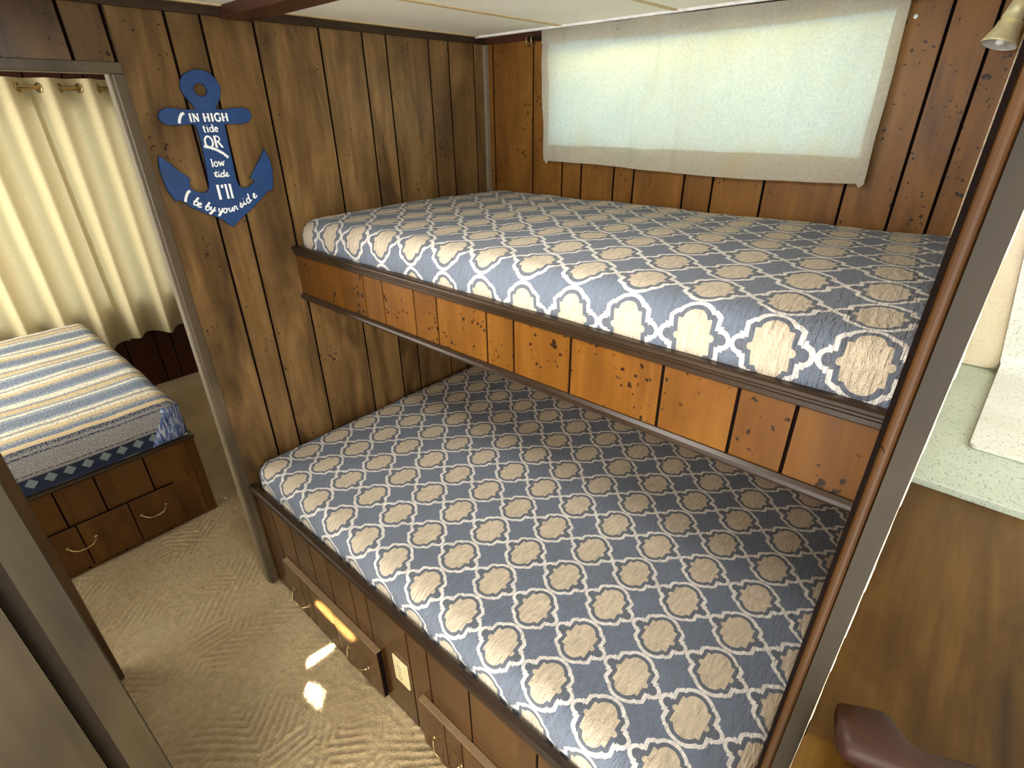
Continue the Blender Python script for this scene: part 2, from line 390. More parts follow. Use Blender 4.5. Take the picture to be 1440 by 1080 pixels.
# ------------------------------------------------------------------ floor: sculpted carpet
def carpet_height(x, y):
    cs = .125
    wx = x + .02 * noise.noise(Vector((x * 4, y * 4, 9))); wy = y + .02 * noise.noise(Vector((x * 4, y * 4, 19)))
    i, j = math.floor(wx / cs), math.floor(wy / cs)
    q = int((math.sin(i * 12.9 + j * 78.2) * 43758.5) % 1 * 4)
    d = ((wx + wy) * .7071, (wx - wy) * .7071, (wx + wy) * .7071, wx)[q]
    r = .5 + .5 * math.sin(2 * PI * d / .025)
    msk = min(1, max(0, noise.noise(Vector((x * 4.1, y * 4.1, 4.2))) * 2.4 + .35))
    n = noise.noise(Vector((x * 95, y * 95, 1))) * .5 + noise.noise(Vector((x * 45, y * 45, 5))) * .5
    return (r * msk + (1 - msk) * .6), n
bm = B(); stp = .0065
nx, ny = int((1.75 + .75) / stp), int((2.05 - 1.30) / stp)
lay = bm.verts.layers.float.new('pile'); grid = []
for i in range(nx + 1):
    row = []
    for j in range(ny + 1):
        x = -.75 + i * stp; y = -2.05 + j * stp
        h, n = carpet_height(x, y)
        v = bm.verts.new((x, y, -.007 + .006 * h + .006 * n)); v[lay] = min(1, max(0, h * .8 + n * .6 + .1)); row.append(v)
    grid.append(row)
for i in range(nx):
    for j in range(ny): bm.faces.new((grid[i][j], grid[i + 1][j], grid[i + 1][j + 1], grid[i][j + 1]))
def floor_quad(x0, x1, y0, y1):
    vs = [bm.verts.new(p) for p in ((x0, y0, -.004), (x1, y0, -.004), (x1, y1, -.004), (x0, y1, -.004))]
    for v in vs: v[lay] = .75
    bm.faces.new(vs)
xe, ye = -.75 + nx * stp, -2.05 + ny * stp
floor_quad(-2.6, -.75, -3.6, .3); floor_quad(-.75, xe, -3.6, -2.05); floor_quad(-.75, xe, ye, .3); floor_quad(xe, 3.6, -3.6, .3)
struct('floor', bm, CARPET, smooth=True)

# ------------------------------------------------------------------ shell
# left wall with doorway
GA = [0 - .076, -.218, -.322, -.522, -.623, -.79, -1.006, -1.158, -1.25, -1.395, -1.487, -1.63, -1.73, -1.92, -2.02, -2.2, -2.41]
bm = B()
planks(bm, 'x', 0, 1, [(YA, 0, 0, ZC), (-2.55, YA, 1.893, ZC)], GA)
box(bm, -.04, -.026, YA, 0, 0, ZC, 0, .4); box(bm, -.04, -.026, -2.55, YA, 1.893, ZC, 0, .4)
planks(bm, 'x', 0, 1, [(-2.55, -1.99, 0, 1.893)], GA); box(bm, -.04, -.026, -2.55, -1.99, 0, 1.893, 0, .4)
struct('wall_left', bm, [W_A, GROOVE])
# back wall with window hole
GB = [.039, .262, .421, .519, .673, .761, .966, 1.071, 1.242, 1.476, 1.609, 1.704]
WX0, WX1, WZ0, WZ1 = .374, 1.516, 1.628, 1.995
bm = B()
planks(bm, 'y', 0, -1, [(0, WX0, 0, ZC), (WX1, XP, 0, ZC), (WX0, WX1, 0, WZ0), (WX0, WX1, WZ1, ZC)], GB)
for r in ((-.04, WX0, 0, ZC), (WX1, XP, 0, ZC), (WX0, WX1, 0, WZ0), (WX0, WX1, WZ1, ZC)): box(bm, r[0], r[1], .026, .030, r[2], r[3], 1, 0)
struct('wall_back', bm, [W_B, GROOVE])
# window
bm = B()
fw = .010
for r in ((WX0, WX1, WZ0, WZ0 + fw), (WX0, WX1, WZ1 - fw, WZ1), (WX0, WX0 + fw, WZ0 + fw, WZ1 - fw), (WX1 - fw, WX1, WZ0 + fw, WZ1 - fw), (.945, .955, WZ0 + fw, WZ1 - fw)):
    box(bm, r[0], r[1], .006, .028, r[2], r[3])
win = struct('window_1', bm, WHITEM)
bm = B(); box(bm, WX0 + fw, WX1 - fw, .022, .026, WZ0 + fw, WZ1 - fw); finish('window_pane', bm, GLASS, win)
# partition
bm = B(); box(bm, XP + .001, XQ, -1.375, .03, 0, ZC, 0, .3); struct('wall_right', bm, [W_B])
# end post of the partition: black reveal, rounded stile, flat face, worn arris
def halfround(x0, x1, y, d, n=8):
    c = (x0 + x1) / 2; r = (x1 - x0) / 2
    return [(c - r * math.cos(PI * k / n), y - d * math.sin(PI * k / n)) for k in range(n + 1)]
bm = B()
box(bm, XP, XP + .004, -1.397, -1.376, 0, ZC, 0, .2)
prism(bm, halfround(XP + .003, XP + .0155, -1.392, .006) + [(XP + .0155, -1.376), (XP + .003, -1.376)], 'Z', 0, ZC, 1)
box(bm, XP + .0155, XQ - .0012, -1.399, -1.376, 0, ZC, 2, .2)
zz = 0; k = 0
while zz < ZC - .01:        # chipped, worn corner bead
    z2 = min(ZC, zz + .02 + .03 * ((k * 37) % 11) / 11); w = .0004 + .0010 * ((k * 53) % 7) / 7
    box(bm, XQ - .0012, XQ - .0012 + w, -1.3985, -1.377, zz, z2, 3, .2); zz = z2; k += 1
struct('trim_1', bm, [GROOVE, POSTB, POSTG, WORN])
# kitchen wall beyond the partition
bm = B(); box(bm, XQ + .0005, 3.4, 0, .05, 0, ZC); struct('wall_kitchen', bm, simple('kitchen_wall', (222, 214, 190), .5))
# closet wall to the left of the camera
bm = B()
box(bm, .90, .95, -1.990, -1.9432, 0, ZC, 0, .5); box(bm, .88, .915, -2.016, -1.990, 0, ZC, 1, .5)
for v in bm.verts:
    if v.co.y > -1.95: v.co.y = -1.9335 - .0130 * v.co.z
struct('trim_2', bm, [SHADEG, simple('recess_shade', (34, 24, 13), .6, spec=.15)])  # dark strip: the shade of the closet gap put into its colour
bm = B(); box(bm, .89, .935, -2.75, -2.016, 0, ZC, 0, .5); struct('door_1', bm, SHADEG)
bm = B(); box(bm, .0, .89, -2.03, -1.99, 0, ZC, 0, .5); struct('wall_closet', bm, W_A)
# ceiling
bm = B(); box(bm, -2.6, 3.4, -3.0, .05, ZC, ZC + .03); struct('ceiling', bm, CEIL)
n = 3
TANB = simple('batten_tan', (196, 174, 128), .6)
def trim(bm, mats, **kw):
    global n
    struct('trim_%d' % n, bm, mats, **kw); n += 1
for x in (.015, .44, .89, 1.33):
    bm = B(); box(bm, x, x + .018, -2.9, -.022, ZC - .003, ZC + .001); trim(bm, TANB)
bm = B(); box(bm, -.026, 3.4, -1.105, -1.01, ZC - .03, ZC + .001, 0, .4); trim(bm, BEAMM, bev=.003)
bm = B(); box(bm, 0, .014, -2.5, -.012, ZC - .026, ZC, 0, .3); trim(bm, TRIMY, bev=.003)       # crown strips
bm = B(); box(bm, 0, XP, -.014, 0, ZC - .026, ZC, 0, .3); trim(bm, BEAMM, bev=.003)
bm = B(); box(bm, .016, XP, -.078, -.066, ZC - .007, ZC + .001); trim(bm, WHITEM)
bm = B(); box(bm, 0, .014, -.024, -.0, 0, ZC - .026, 0, .4); trim(bm, BEADG, bev=.003)            # inside corner bead
bm = B(); box(bm, XP - .054, XP - .046, -.012, 0, 1.42, ZC - .026, 0, .4); trim(bm, WORN)
# doorway casing
bm = B()
box(bm, -.046, .006, -1.414, YA, 0, 1.8685, 0, .4)
trim(bm, TRIMG, bev=.002)
bm = B(); box(bm, -.046, .006, -1.99, -1.386, 1.869, 1.895, 0, .4); trim(bm, TRIMG, bev=.002)
bm = B(); box(bm, -.046, -.012, -1.420, -1.4142, .0, 1.869, 0, .4); trim(bm, CREAMJ)
bm = B(); box(bm, -.046, .012, -1.99, -1.9586, 0, 1.869, 0, .6); trim(bm, JAMBW, bev=.002)

# ------------------------------------------------------------------ next room (through the doorway)
bm = B(); planks(bm, 'x', XF, 1, [(-3.0, .1, 0, .62), (-3.0, .1, 1.86, ZC), (-.62, .1, .62, 1.86), (-3, -2.7, .62, 1.86)], [-.35, -.6, -.76, -.9, -1.0, -1.18, -1.4, -1.7])
struct('wall_far', bm, [W_FD, GROOVE])
bm = B()
for r in ((-2.7, -.62, .62, .66), (-2.7, -.62, 1.82, 1.86), (-2.7, -2.66, .66, 1.82), (-.66, -.62, .66, 1.82)): box(bm, XF - .03, XF - .002, r[0], r[1], r[2], r[3])
w2 = struct('window_2', bm, WHITEM)
bm = B(); box(bm, XF - .02, XF - .016, -2.66, -.66, .66, 1.82); finish('window_pane', bm, GLASS, w2)
bm = B(); planks(bm, 'y', .1, -1, [(XF, -.04, 0, ZC)], [-.4, -.8, -1.2, -1.6, -2.0]); struct('wall_far_side', bm, [W_FD, GROOVE])

# ------------------------------------------------------------------ bunks
XA = .0015
def moulding_profile(yf, zt, h=.032, d=.022):
    y0 = yf + d - .008
    return [(y0, zt), (yf - .004, zt), (yf - .010, zt - .003), (yf - .012, zt - .008), (yf - .009, zt - .012), (yf - .009, zt - .016), (yf - .006, zt - .020), (yf - .006, zt - h + .003), (yf - .003, zt - h), (y0, zt - h)]
GU = [.058, .276, .41, .51, .66, .759, .95, 1.042, 1.213, 1.437, 1.586, 1.684]
ub = thing('upper_bunk', 'upper bunk with orange-brown plank front and dark ridged rails', 'bunk bed', (.9, -.5, 1.16))
bm = B(); planks(bm, 'y', YU, -1, [(XA, XP - .001, 1.17, 1.345)], GU, back=.012, gw=.007); finish('front_panel', bm, [W_R, GROOVE], ub)
bm = B(); prism(bm, moulding_profile(YU, 1.354), 'X', XA, XP - .001); finish('top_rail', bm, TRIM, ub)
bm = B()
prism(bm, [(YU + .02, 1.180), (YU - .004, 1.180), (YU - .011, 1.174), (YU - .013, 1.167), (YU - .009, 1.160), (YU - .002, 1.157), (YU + .02, 1.157)], 'X', XA, XP - .001); finish('bottom_rail', bm, TRIM, ub)
bm = B(); box(bm, XA, XP - .001, YU + .021, -.002, 1.17, 1.2995, 0, .5); finish('platform', bm, UNDER, ub, bev=.002)
ub['label'] = 'upper bunk with orange-brown plank front and dark ridged rails'

GL = [.143, .282, .409, .518, .659, .746, .939, 1.03, 1.196, 1.42, 1.57, 1.68]
lb = thing('lower_bunk', 'lower bunk base with brown plank front, drawers and ridged top rail on the carpet', 'bunk bed', (.9, -.7, 0))
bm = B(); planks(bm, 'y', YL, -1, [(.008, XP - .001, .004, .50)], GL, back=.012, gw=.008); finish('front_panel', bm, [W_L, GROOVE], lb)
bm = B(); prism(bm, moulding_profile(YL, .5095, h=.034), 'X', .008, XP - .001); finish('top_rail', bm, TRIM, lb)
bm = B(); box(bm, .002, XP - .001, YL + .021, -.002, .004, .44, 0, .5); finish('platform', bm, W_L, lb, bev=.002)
def pull(parent, x0, x1, y, z, name='pull_handle', axis='x', L=None):
    bm = B(); pts = []; rad = []; m_ = 14
    for k in range(m_ + 1):
        t = k / m_; w = math.sin(PI * t)
        a = x0 + (x1 - x0) * t; dz = -.014 * w + .006 * (abs(2 * t - 1) ** 6)
        out_ = -.004 - .018 * min(1, w * 1.6)
        pts.append((a, y + out_, z + dz) if axis == 'x' else (y - out_, a, z + dz)); rad.append(.0042 - .0016 * w if 0 < k < m_ else .003)
    tube(bm, pts, rad, 10); 
    for e in (0, -1):
        p = pts[e]; q = (p[0], y + .001, p[2]) if axis == 'x' else (y - .001, p[1], p[2])
        lathe(bm, [(0, 0), (.008, 0), (.007, .003), (0, .004)], q, (0, -1, 0) if axis == 'x' else (1, 0, 0), 12)
    return finish(name, bm, BRASS, parent, smooth=True)
def drawer(parent, x0, x1, z0, z1, y, gr, pulls, mats):
    bm = B(); planks(bm, 'y', y - .020, -1, [(x0, x1, z0, z1 - .004)], gr, back=.012, gw=.004)
    box(bm, x0, x1, y - .021, y - .0005, z1 - .0035, z1, 2, .1)
    d = finish('drawer', bm, mats, parent, bev=.0015)
    for a, b_, z in pulls: pull(d, a, b_, y - .020, z)
    return d
EDGE = simple('drawer_edge', (120, 98, 70), .35)
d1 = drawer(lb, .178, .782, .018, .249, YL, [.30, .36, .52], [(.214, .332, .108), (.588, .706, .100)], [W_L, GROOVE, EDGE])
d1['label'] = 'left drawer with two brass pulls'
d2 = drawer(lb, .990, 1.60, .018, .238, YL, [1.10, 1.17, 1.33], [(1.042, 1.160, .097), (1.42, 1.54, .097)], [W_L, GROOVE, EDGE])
d2['label'] = 'right drawer, nearest the camera'
# outlet
ot = thing('wall_outlet', 'ivory electrical outlet plate on the lower bunk front between the two drawers', 'outlet', (.89, YL, .245))
bm = B(); box(bm, .855, .925, YL - .0065, YL - .0002, .188, .302); finish('cover_plate', bm, PLASTIC, ot, bev=.0025)
for zc in (.268, .222):
    bm = B(); pr = []
    for k in range(20):
        w = 2 * PI * k / 20; pr.append((.89 + .017 * max(-.85, min(.85, math.cos(w))) , zc + .0165 * math.sin(w)))
    A_ = [bm.verts.new((x, YL - .0085, z)) for x, z in pr]; B_ = [bm.verts.new((x, YL - .006, z)) for x, z in pr]
    for k in range(20): bm.faces.new((A_[k], A_[(k + 1) % 20], B_[(k + 1) % 20], B_[k]))
    bm.faces.new(A_); s = finish('socket', bm, PLASTIC, ot)
    bm = B()
    for dx in (-.006, .006): box(bm, .89 + dx - .0012, .89 + dx + .0012, YL - .0088, YL - .008, zc - .001, zc + .008)
    box(bm, .888, .892, YL - .0088, YL - .008, zc - .010, zc - .006)
    finish('slot', bm, DARKH, s)
bm = B(); lathe(bm, [(0, 0), (.0035, 0), (.003, .0015), (0, .002)], (.89, YL - .0063, .245), (0, -1, 0), 12); finish('screw', bm, BRASS, ot, smooth=True)

# mattresses under fitted quilts
def mattress(name, x0, x1, y0, y1, z0, zt, r, mat, crown, seed, left_fall=.0, uvmode=None):
    """grid over the top running down the front and the ends; UV = metres of cloth"""
    qa = r * PI / 2; drop = zt - z0 - r
    def prof(s, L):       # s measured from one edge's start of drop
        tot = drop + qa
        def one(t):       # t metres of cloth beyond the flat, returns (out, down)
            if t <= 0: return t, 0
            if t < qa: return r * math.sin(t / r), r * (1 - math.cos(t / r))
            return r, r + (t - qa)
        return one
    rr = .018
    lx, ly = x1 - x0 - r - rr, y1 - y0 - 2 * r
    def one_r(t):
        q = rr * PI / 2
        if t < q: return rr * math.sin(t / rr), rr * (1 - math.cos(t / rr))
        return rr, rr + (t - q) * (zt - z0 - rr) / (tot - q)
    tot = drop + qa
    def axis(L, n_):
        a = [-tot + tot * k / 9 for k in range(9)] + [L * k / n_ for k in range(n_ + 1)] + [L + tot * (k + 1) / 9 for k in range(9)]
        return a
    sx, sy = axis(lx, 70), axis(ly, 54)
    one = prof(0, 0)
    bm = B(); uvl = bm.loops.layers.uv.new('UVMap'); g = []; uvc = {}
    for s in sx:
        row = []
        for t in sy:
            if s < 0: ox, dx = one(-s); X = x0 + r - ox; ex = -1
            elif s > lx: ox, dx = one_r(s - lx); X = x1 - rr + ox; ex = 1
            else: X = x0 + r + s; ox = dx = 0; ex = 0
            if t < 0: oy, dy = one(-t); Y = y0 + r - oy; ey = -1
            elif t > ly: oy, dy = one(t - ly); Y = y1 - r + oy; ey = 1
            else: Y = y0 + r + t; oy = dy = 0; ey = 0
            if ex == -1 and ey:      # round the vertical corner
                l = math.hypot(ox, oy); mx = max(ox, oy)
                if l > 1e-6:
                    X -= ex * (ox - ox * mx / l); Y -= ey * (oy - oy * mx / l)
            dz = max(dx, dy) if not (ex == -1 and ey) else min(math.hypot(dx, dy), r + drop)
            u_ = (X - x0) / (x1 - x0); v_ = (Y - y0) / (y1 - y0)
            cr = crown * (math.sin(PI * min(1, max(0, u_ * .62))) ** .5) * (math.sin(PI * min(1, max(0, v_))) ** .5)
            wr = noise.noise(Vector((X * 5 + seed, Y * 5, Z0))) * .006 + noise.noise(Vector((X * 16 + seed, Y * 16, Z0 + 3))) * .0022
            lf = left_fall * max(0, 1 - u_ * 6) ** 2
            z = zt - min(dz, zt - z0) + (cr + wr - lf) * max(0, 1 - dz / (zt - z0))
            pf = noise.noise(Vector((X * 9, seed, z * 14))) * .005 * (1 if dz > r * .6 else 0)
            if ey == -1 and not ex: Y += pf
            if ex == -1 and not ey: X += abs(pf) * .6
            v = bm.verts.new((X, Y, z)); uvc[v] = (x0 + r + s, y0 + r + t); row.append(v)
        g.append(row)
    for i in range(len(sx) - 1):
        for j in range(len(sy) - 1):
            bm.faces.new((g[i][j], g[i + 1][j], g[i + 1][j + 1], g[i][j + 1]))
    # closed underside
    rim = [g[i][0] for i in range(len(sx))] + [g[-1][j] for j in range(1, len(sy))] + [g[i][-1] for i in range(len(sx) - 2, -1, -1)] + [g[0][j] for j in range(len(sy) - 2, 0, -1)]
    c = bm.verts.new(((x0 + x1) / 2, (y0 + y1) / 2, z0)); uvc[c] = (0, 0)
    for a, b_ in zip(rim, rim[1:] + rim[:1]): bm.faces.new((b_, a, c))
    for f in bm.faces:
        for l in f.loops: l[uvl].uv = uvc[l.vert]
    o = finish(name, bm, mat, smooth=True); return o
Z0 = .7
tag(mattress('mattress', .008, XP - .006, -1.358, -.010, .441, .598, .05, QLOW, .020, 3, 0), 'wide lower bunk mattress in a blue and beige trellis quilt', 'mattress', 'bunk mattresses')
tag(mattress('mattress', .012, XP - .004, YU + .012, -.010, 1.301, 1.447, .055, QUP, .016, 8, .004), 'upper bunk mattress in a blue and beige trellis quilt below the window', 'mattress', 'bunk mattresses')

# ------------------------------------------------------------------ window curtain on the back wall
CY = -.034
def cloth_patch(bm, xa, xb, za, zb, y, nx_, nz_, wav, flare, seed, thick=0.0):
    g = []
    for i in range(nx_ + 1):
        row = []
        for k in range(nz_ + 1):
            u = i / nx_; w = k / nz_
            zt_ = zb[0] + (zb[1] - zb[0]) * u; zb_ = za[0] + (za[1] - za[0]) * u + .006 * math.sin(u * 6 + 1)
            z = zb_ + (zt_ - zb_) * w
            xl = xa[0] + (xa[1] - xa[0]) * w; xr = xb[0] + (xb[1] - xb[0]) * w
            x = xl + (xr - xl) * u
            amp = wav * (.35 + .65 * noise.noise(Vector((x * 2.2, seed, 0))) ** 2 * 4)
            Y = y - flare * (1 - w) ** 1.5 + amp * math.sin(x * 21 + 2.2 * noise.noise(Vector((x * 3, z * 4, seed)))) + .010 * noise.noise(Vector((x * 7, z * 9, seed + 4))) + .004 * noise.noise(Vector((x * 42, z * 7, 2))) + .006 * noise.noise(Vector((x * 17, z * 5, 6)))
            row.append(bm.verts.new((x, min(Y, -.012), z)))
        g.append(row)
    for i in range(nx_):
        for k in range(nz_): bm.faces.new((g[i][k], g[i + 1][k], g[i + 1][k + 1], g[i][k + 1]))
cu = thing('curtain', 'short cream linen curtain glowing across the high window above the upper bunk', 'curtain', (.93, CY, 1.58))
bm = B(); cloth_patch(bm, (.362, .341), (1.530, 1.521), (1.580, 1.566), (2.040, 2.034), CY, 150, 44, .010, .016, 3)
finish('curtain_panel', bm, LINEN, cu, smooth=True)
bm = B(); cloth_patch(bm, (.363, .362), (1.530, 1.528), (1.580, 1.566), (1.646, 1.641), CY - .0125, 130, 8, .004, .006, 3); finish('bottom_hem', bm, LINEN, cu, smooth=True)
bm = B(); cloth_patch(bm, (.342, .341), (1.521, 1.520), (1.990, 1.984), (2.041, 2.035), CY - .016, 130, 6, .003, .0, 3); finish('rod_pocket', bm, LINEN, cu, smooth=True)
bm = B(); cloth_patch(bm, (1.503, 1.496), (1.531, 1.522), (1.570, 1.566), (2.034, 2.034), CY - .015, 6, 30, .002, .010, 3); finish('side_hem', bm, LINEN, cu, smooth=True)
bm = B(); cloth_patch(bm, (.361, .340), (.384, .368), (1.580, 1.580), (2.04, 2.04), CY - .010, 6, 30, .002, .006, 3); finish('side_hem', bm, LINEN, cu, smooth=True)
rd = thing('curtain_rod', 'dark curtain rod with brass hooks at the top of the window curtain', 'curtain rod', (.9, CY, 2.02))
bm = B(); tube(bm, [(.268, CY, 2.018), (1.56, CY, 2.012)], .009, 14); finish('rod', bm, STEELD, rd, smooth=True)
for x in (.262, .286):
    bm = B(); pts = [(x + .006 * math.sin(a * .5), CY + .017 * math.cos(a), 2.014 + .019 * math.sin(a)) for a in [PI * .15 + k * PI * 1.5 / 16 for k in range(17)]]
    tube(bm, pts, .0028, 8); finish('hook', bm, BRASS, rd, smooth=True)
bm = B(); tube(bm, [(.272, CY + .005, 2.028), (.272, -.002, 2.03)], .004, 8); lathe(bm, [(0, 0), (.011, 0), (.010, .003), (0, .003)], (.272, -.001, 2.026), (0, -1, 0), 14); finish('bracket', bm, BRASS, rd, smooth=True)
bm = B(); lathe(bm, [(0, -.006), (.0045, -.004), (.006, 0), (.0045, .004), (0, .006)], (1.5365, -.006, 1.972), (0, -1, 0), 12)
tag(finish('wall_pin', bm, WHITEM, smooth=True), 'small white pin at the upper right edge of the window curtain', 'pin')

# ------------------------------------------------------------------ reading lamp, top right
lx_, ly_, lz_ = 1.728, -.10, 1.890
rl = thing('reading_lamp', 'small pale brass reading lamp pointing down on the wall near the partition', 'lamp', (lx_, 0, lz_))
tl = (.22, 0.24, 1)
bm = B(); lathe(bm, [(.0350, 0), (.0362, .001), (.0355, .006), (.0265, .030), (.0255, .044), (.021, .050), (0, .050)], (lx_, ly_, lz_), tl); finish('lamp_shade', bm, BRASSP, rl, smooth=True)
bm = B(); lathe(bm, [(0, .008), (.012, .008), (.033, .0022), (.0348, .0012), (.0348, .0006)], (lx_, ly_, lz_), tl); finish('reflector', bm, simple('reflector_white', (206, 208, 200), .3), rl, smooth=True)
bm = B(); lathe(bm, [(0, -.002), (.007, 0), (.010, .006), (.009, .012)], (lx_ + .001, ly_, lz_), tl); finish('bulb', bm, simple('bulb_glass', (236, 236, 230), .15), rl, smooth=True)
bm = B(); tube(bm, [(lx_ + .008, ly_, lz_ + .048), (lx_ + .015, ly_ + .003, lz_ + .075), (lx_ + .022, ly_ + .010, lz_ + .092), (lx_ + .026, ly_ + .03, lz_ + .099), (lx_ + .028, -.004, lz_ + .10)], [.021, .0195, .017, .014, .011], 18); finish('neck', bm, BRASSP, rl, smooth=True)
bm = B(); lathe(bm, [(0, 0), (.03, 0), (.029, .005), (.012, .009), (0, .009)], (lx_ + .028, -.0005, lz_ + .10), (0, -1, 0)); finish('mounting_plate', bm, BRASS, rl, smooth=True)

# ------------------------------------------------------------------ anchor sign
AX = .004; AT = .012
OUT = [(-1.2, 1.884), (-1.176, 1.879), (-1.16, 1.863), (-1.153, 1.84), (-1.16, 1.816), (-1.172, 1.799), (-1.183, 1.785), (-1.155, 1.783), (-1.124, 1.787), (-1.094, 1.787), (-1.081, 1.779), (-1.078, 1.766), (-1.092, 1.750), (-1.115, 1.746), (-1.142, 1.747), (-1.166, 1.745), (-1.167, 1.717), (-1.168, 1.676), (-1.169, 1.629), (-1.171, 1.595), (-1.167, 1.571), (-1.156, 1.560), (-1.135, 1.561), (-1.113, 1.574), (-1.108, 1.583), (-1.122, 1.589), (-1.1, 1.615), (-1.081, 1.638), (-1.06, 1.667), (-1.05, 1.641), (-1.048, 1.606), (-1.053, 1.571), (-1.06, 1.551), (-1.068, 1.546), (-1.074, 1.549), (-1.105, 1.525), (-1.145, 1.496), (-1.177, 1.477), (-1.196, 1.464), (-1.213, 1.452), (-1.223, 1.46), (-1.235, 1.475), (-1.26, 1.491), (-1.286, 1.504), (-1.319, 1.525), (-1.338, 1.545), (-1.348, 1.549), (-1.355, 1.546), (-1.366, 1.572), (-1.371, 1.602), (-1.372, 1.631), (-1.369, 1.652), (-1.365, 1.667), (-1.352, 1.654), (-1.330, 1.629), (-1.302, 1.602), (-1.309, 1.593), (-1.305, 1.587), (-1.311, 1.580), (-1.298, 1.567), (-1.281, 1.559), (-1.264, 1.560), (-1.255, 1.567), (-1.25, 1.579), (-1.247, 1.617), (-1.244, 1.653), (-1.243, 1.689), (-1.243, 1.724), (-1.246, 1.747), (-1.266, 1.748), (-1.293, 1.747), (-1.319, 1.747), (-1.334, 1.756), (-1.337, 1.769), (-1.329, 1.781), (-1.311, 1.788), (-1.284, 1.786), (-1.261, 1.783), (-1.234, 1.785), (-1.241, 1.799), (-1.253, 1.818), (-1.26, 1.836), (-1.256, 1.856), (-1.243, 1.872), (-1.22, 1.882)]
an = thing('anchor_sign', 'blue wooden anchor sign with white nautical verse hanging on the plank wall', 'sign', (AX, -1.21, 1.45))
def curve_mesh(loops, depth, bev):
    cd = bpy.data.curves.new('tmp', 'CURVE'); cd.dimensions = '2D'; cd.fill_mode = 'BOTH'; cd.extrude = depth / 2 - bev; cd.bevel_depth = bev; cd.bevel_resolution = 1
    for lp in loops:
        s = cd.splines.new('POLY'); s.points.add(len(lp) - 1); s.use_cyclic_u = True
        for p, (a, b_) in zip(s.points, lp): p.co = (a, b_, 0, 1)
    t = bpy.data.objects.new('tmp', cd); COL.objects.link(t)
    dg = bpy.context.evaluated_depsgraph_get(); me = bpy.data.meshes.new_from_object(t.evaluated_get(dg))
    bpy.data.objects.remove(t); return me
hole = [(-1.209 + .0195 * math.cos(-2 * PI * k / 24), 1.835 + .0185 * math.sin(-2 * PI * k / 24)) for k in range(24)]
me = curve_mesh([OUT, hole], AT, .0015)
bm = B(); bm.from_mesh(me); bpy.data.meshes.remove(me)
bmesh.ops.transform(bm, verts=bm.verts, matrix=Matrix(((0, 0, 1, AX + AT / 2), (1, 0, 0, 0), (0, 1, 0, 0), (0, 0, 0, 1))))
finish('anchor_board', bm, BLUE, an)

def arc(cx, cy, rx, ry, a0, a1, k=14):
    return [(cx + rx * math.cos(math.radians(a0 + (a1 - a0) * i / k)), cy + ry * math.sin(math.radians(a0 + (a1 - a0) * i / k))) for i in range(k + 1)]
def sf(x, y, w=.11): return [(x - w, y), (x + w, y)]
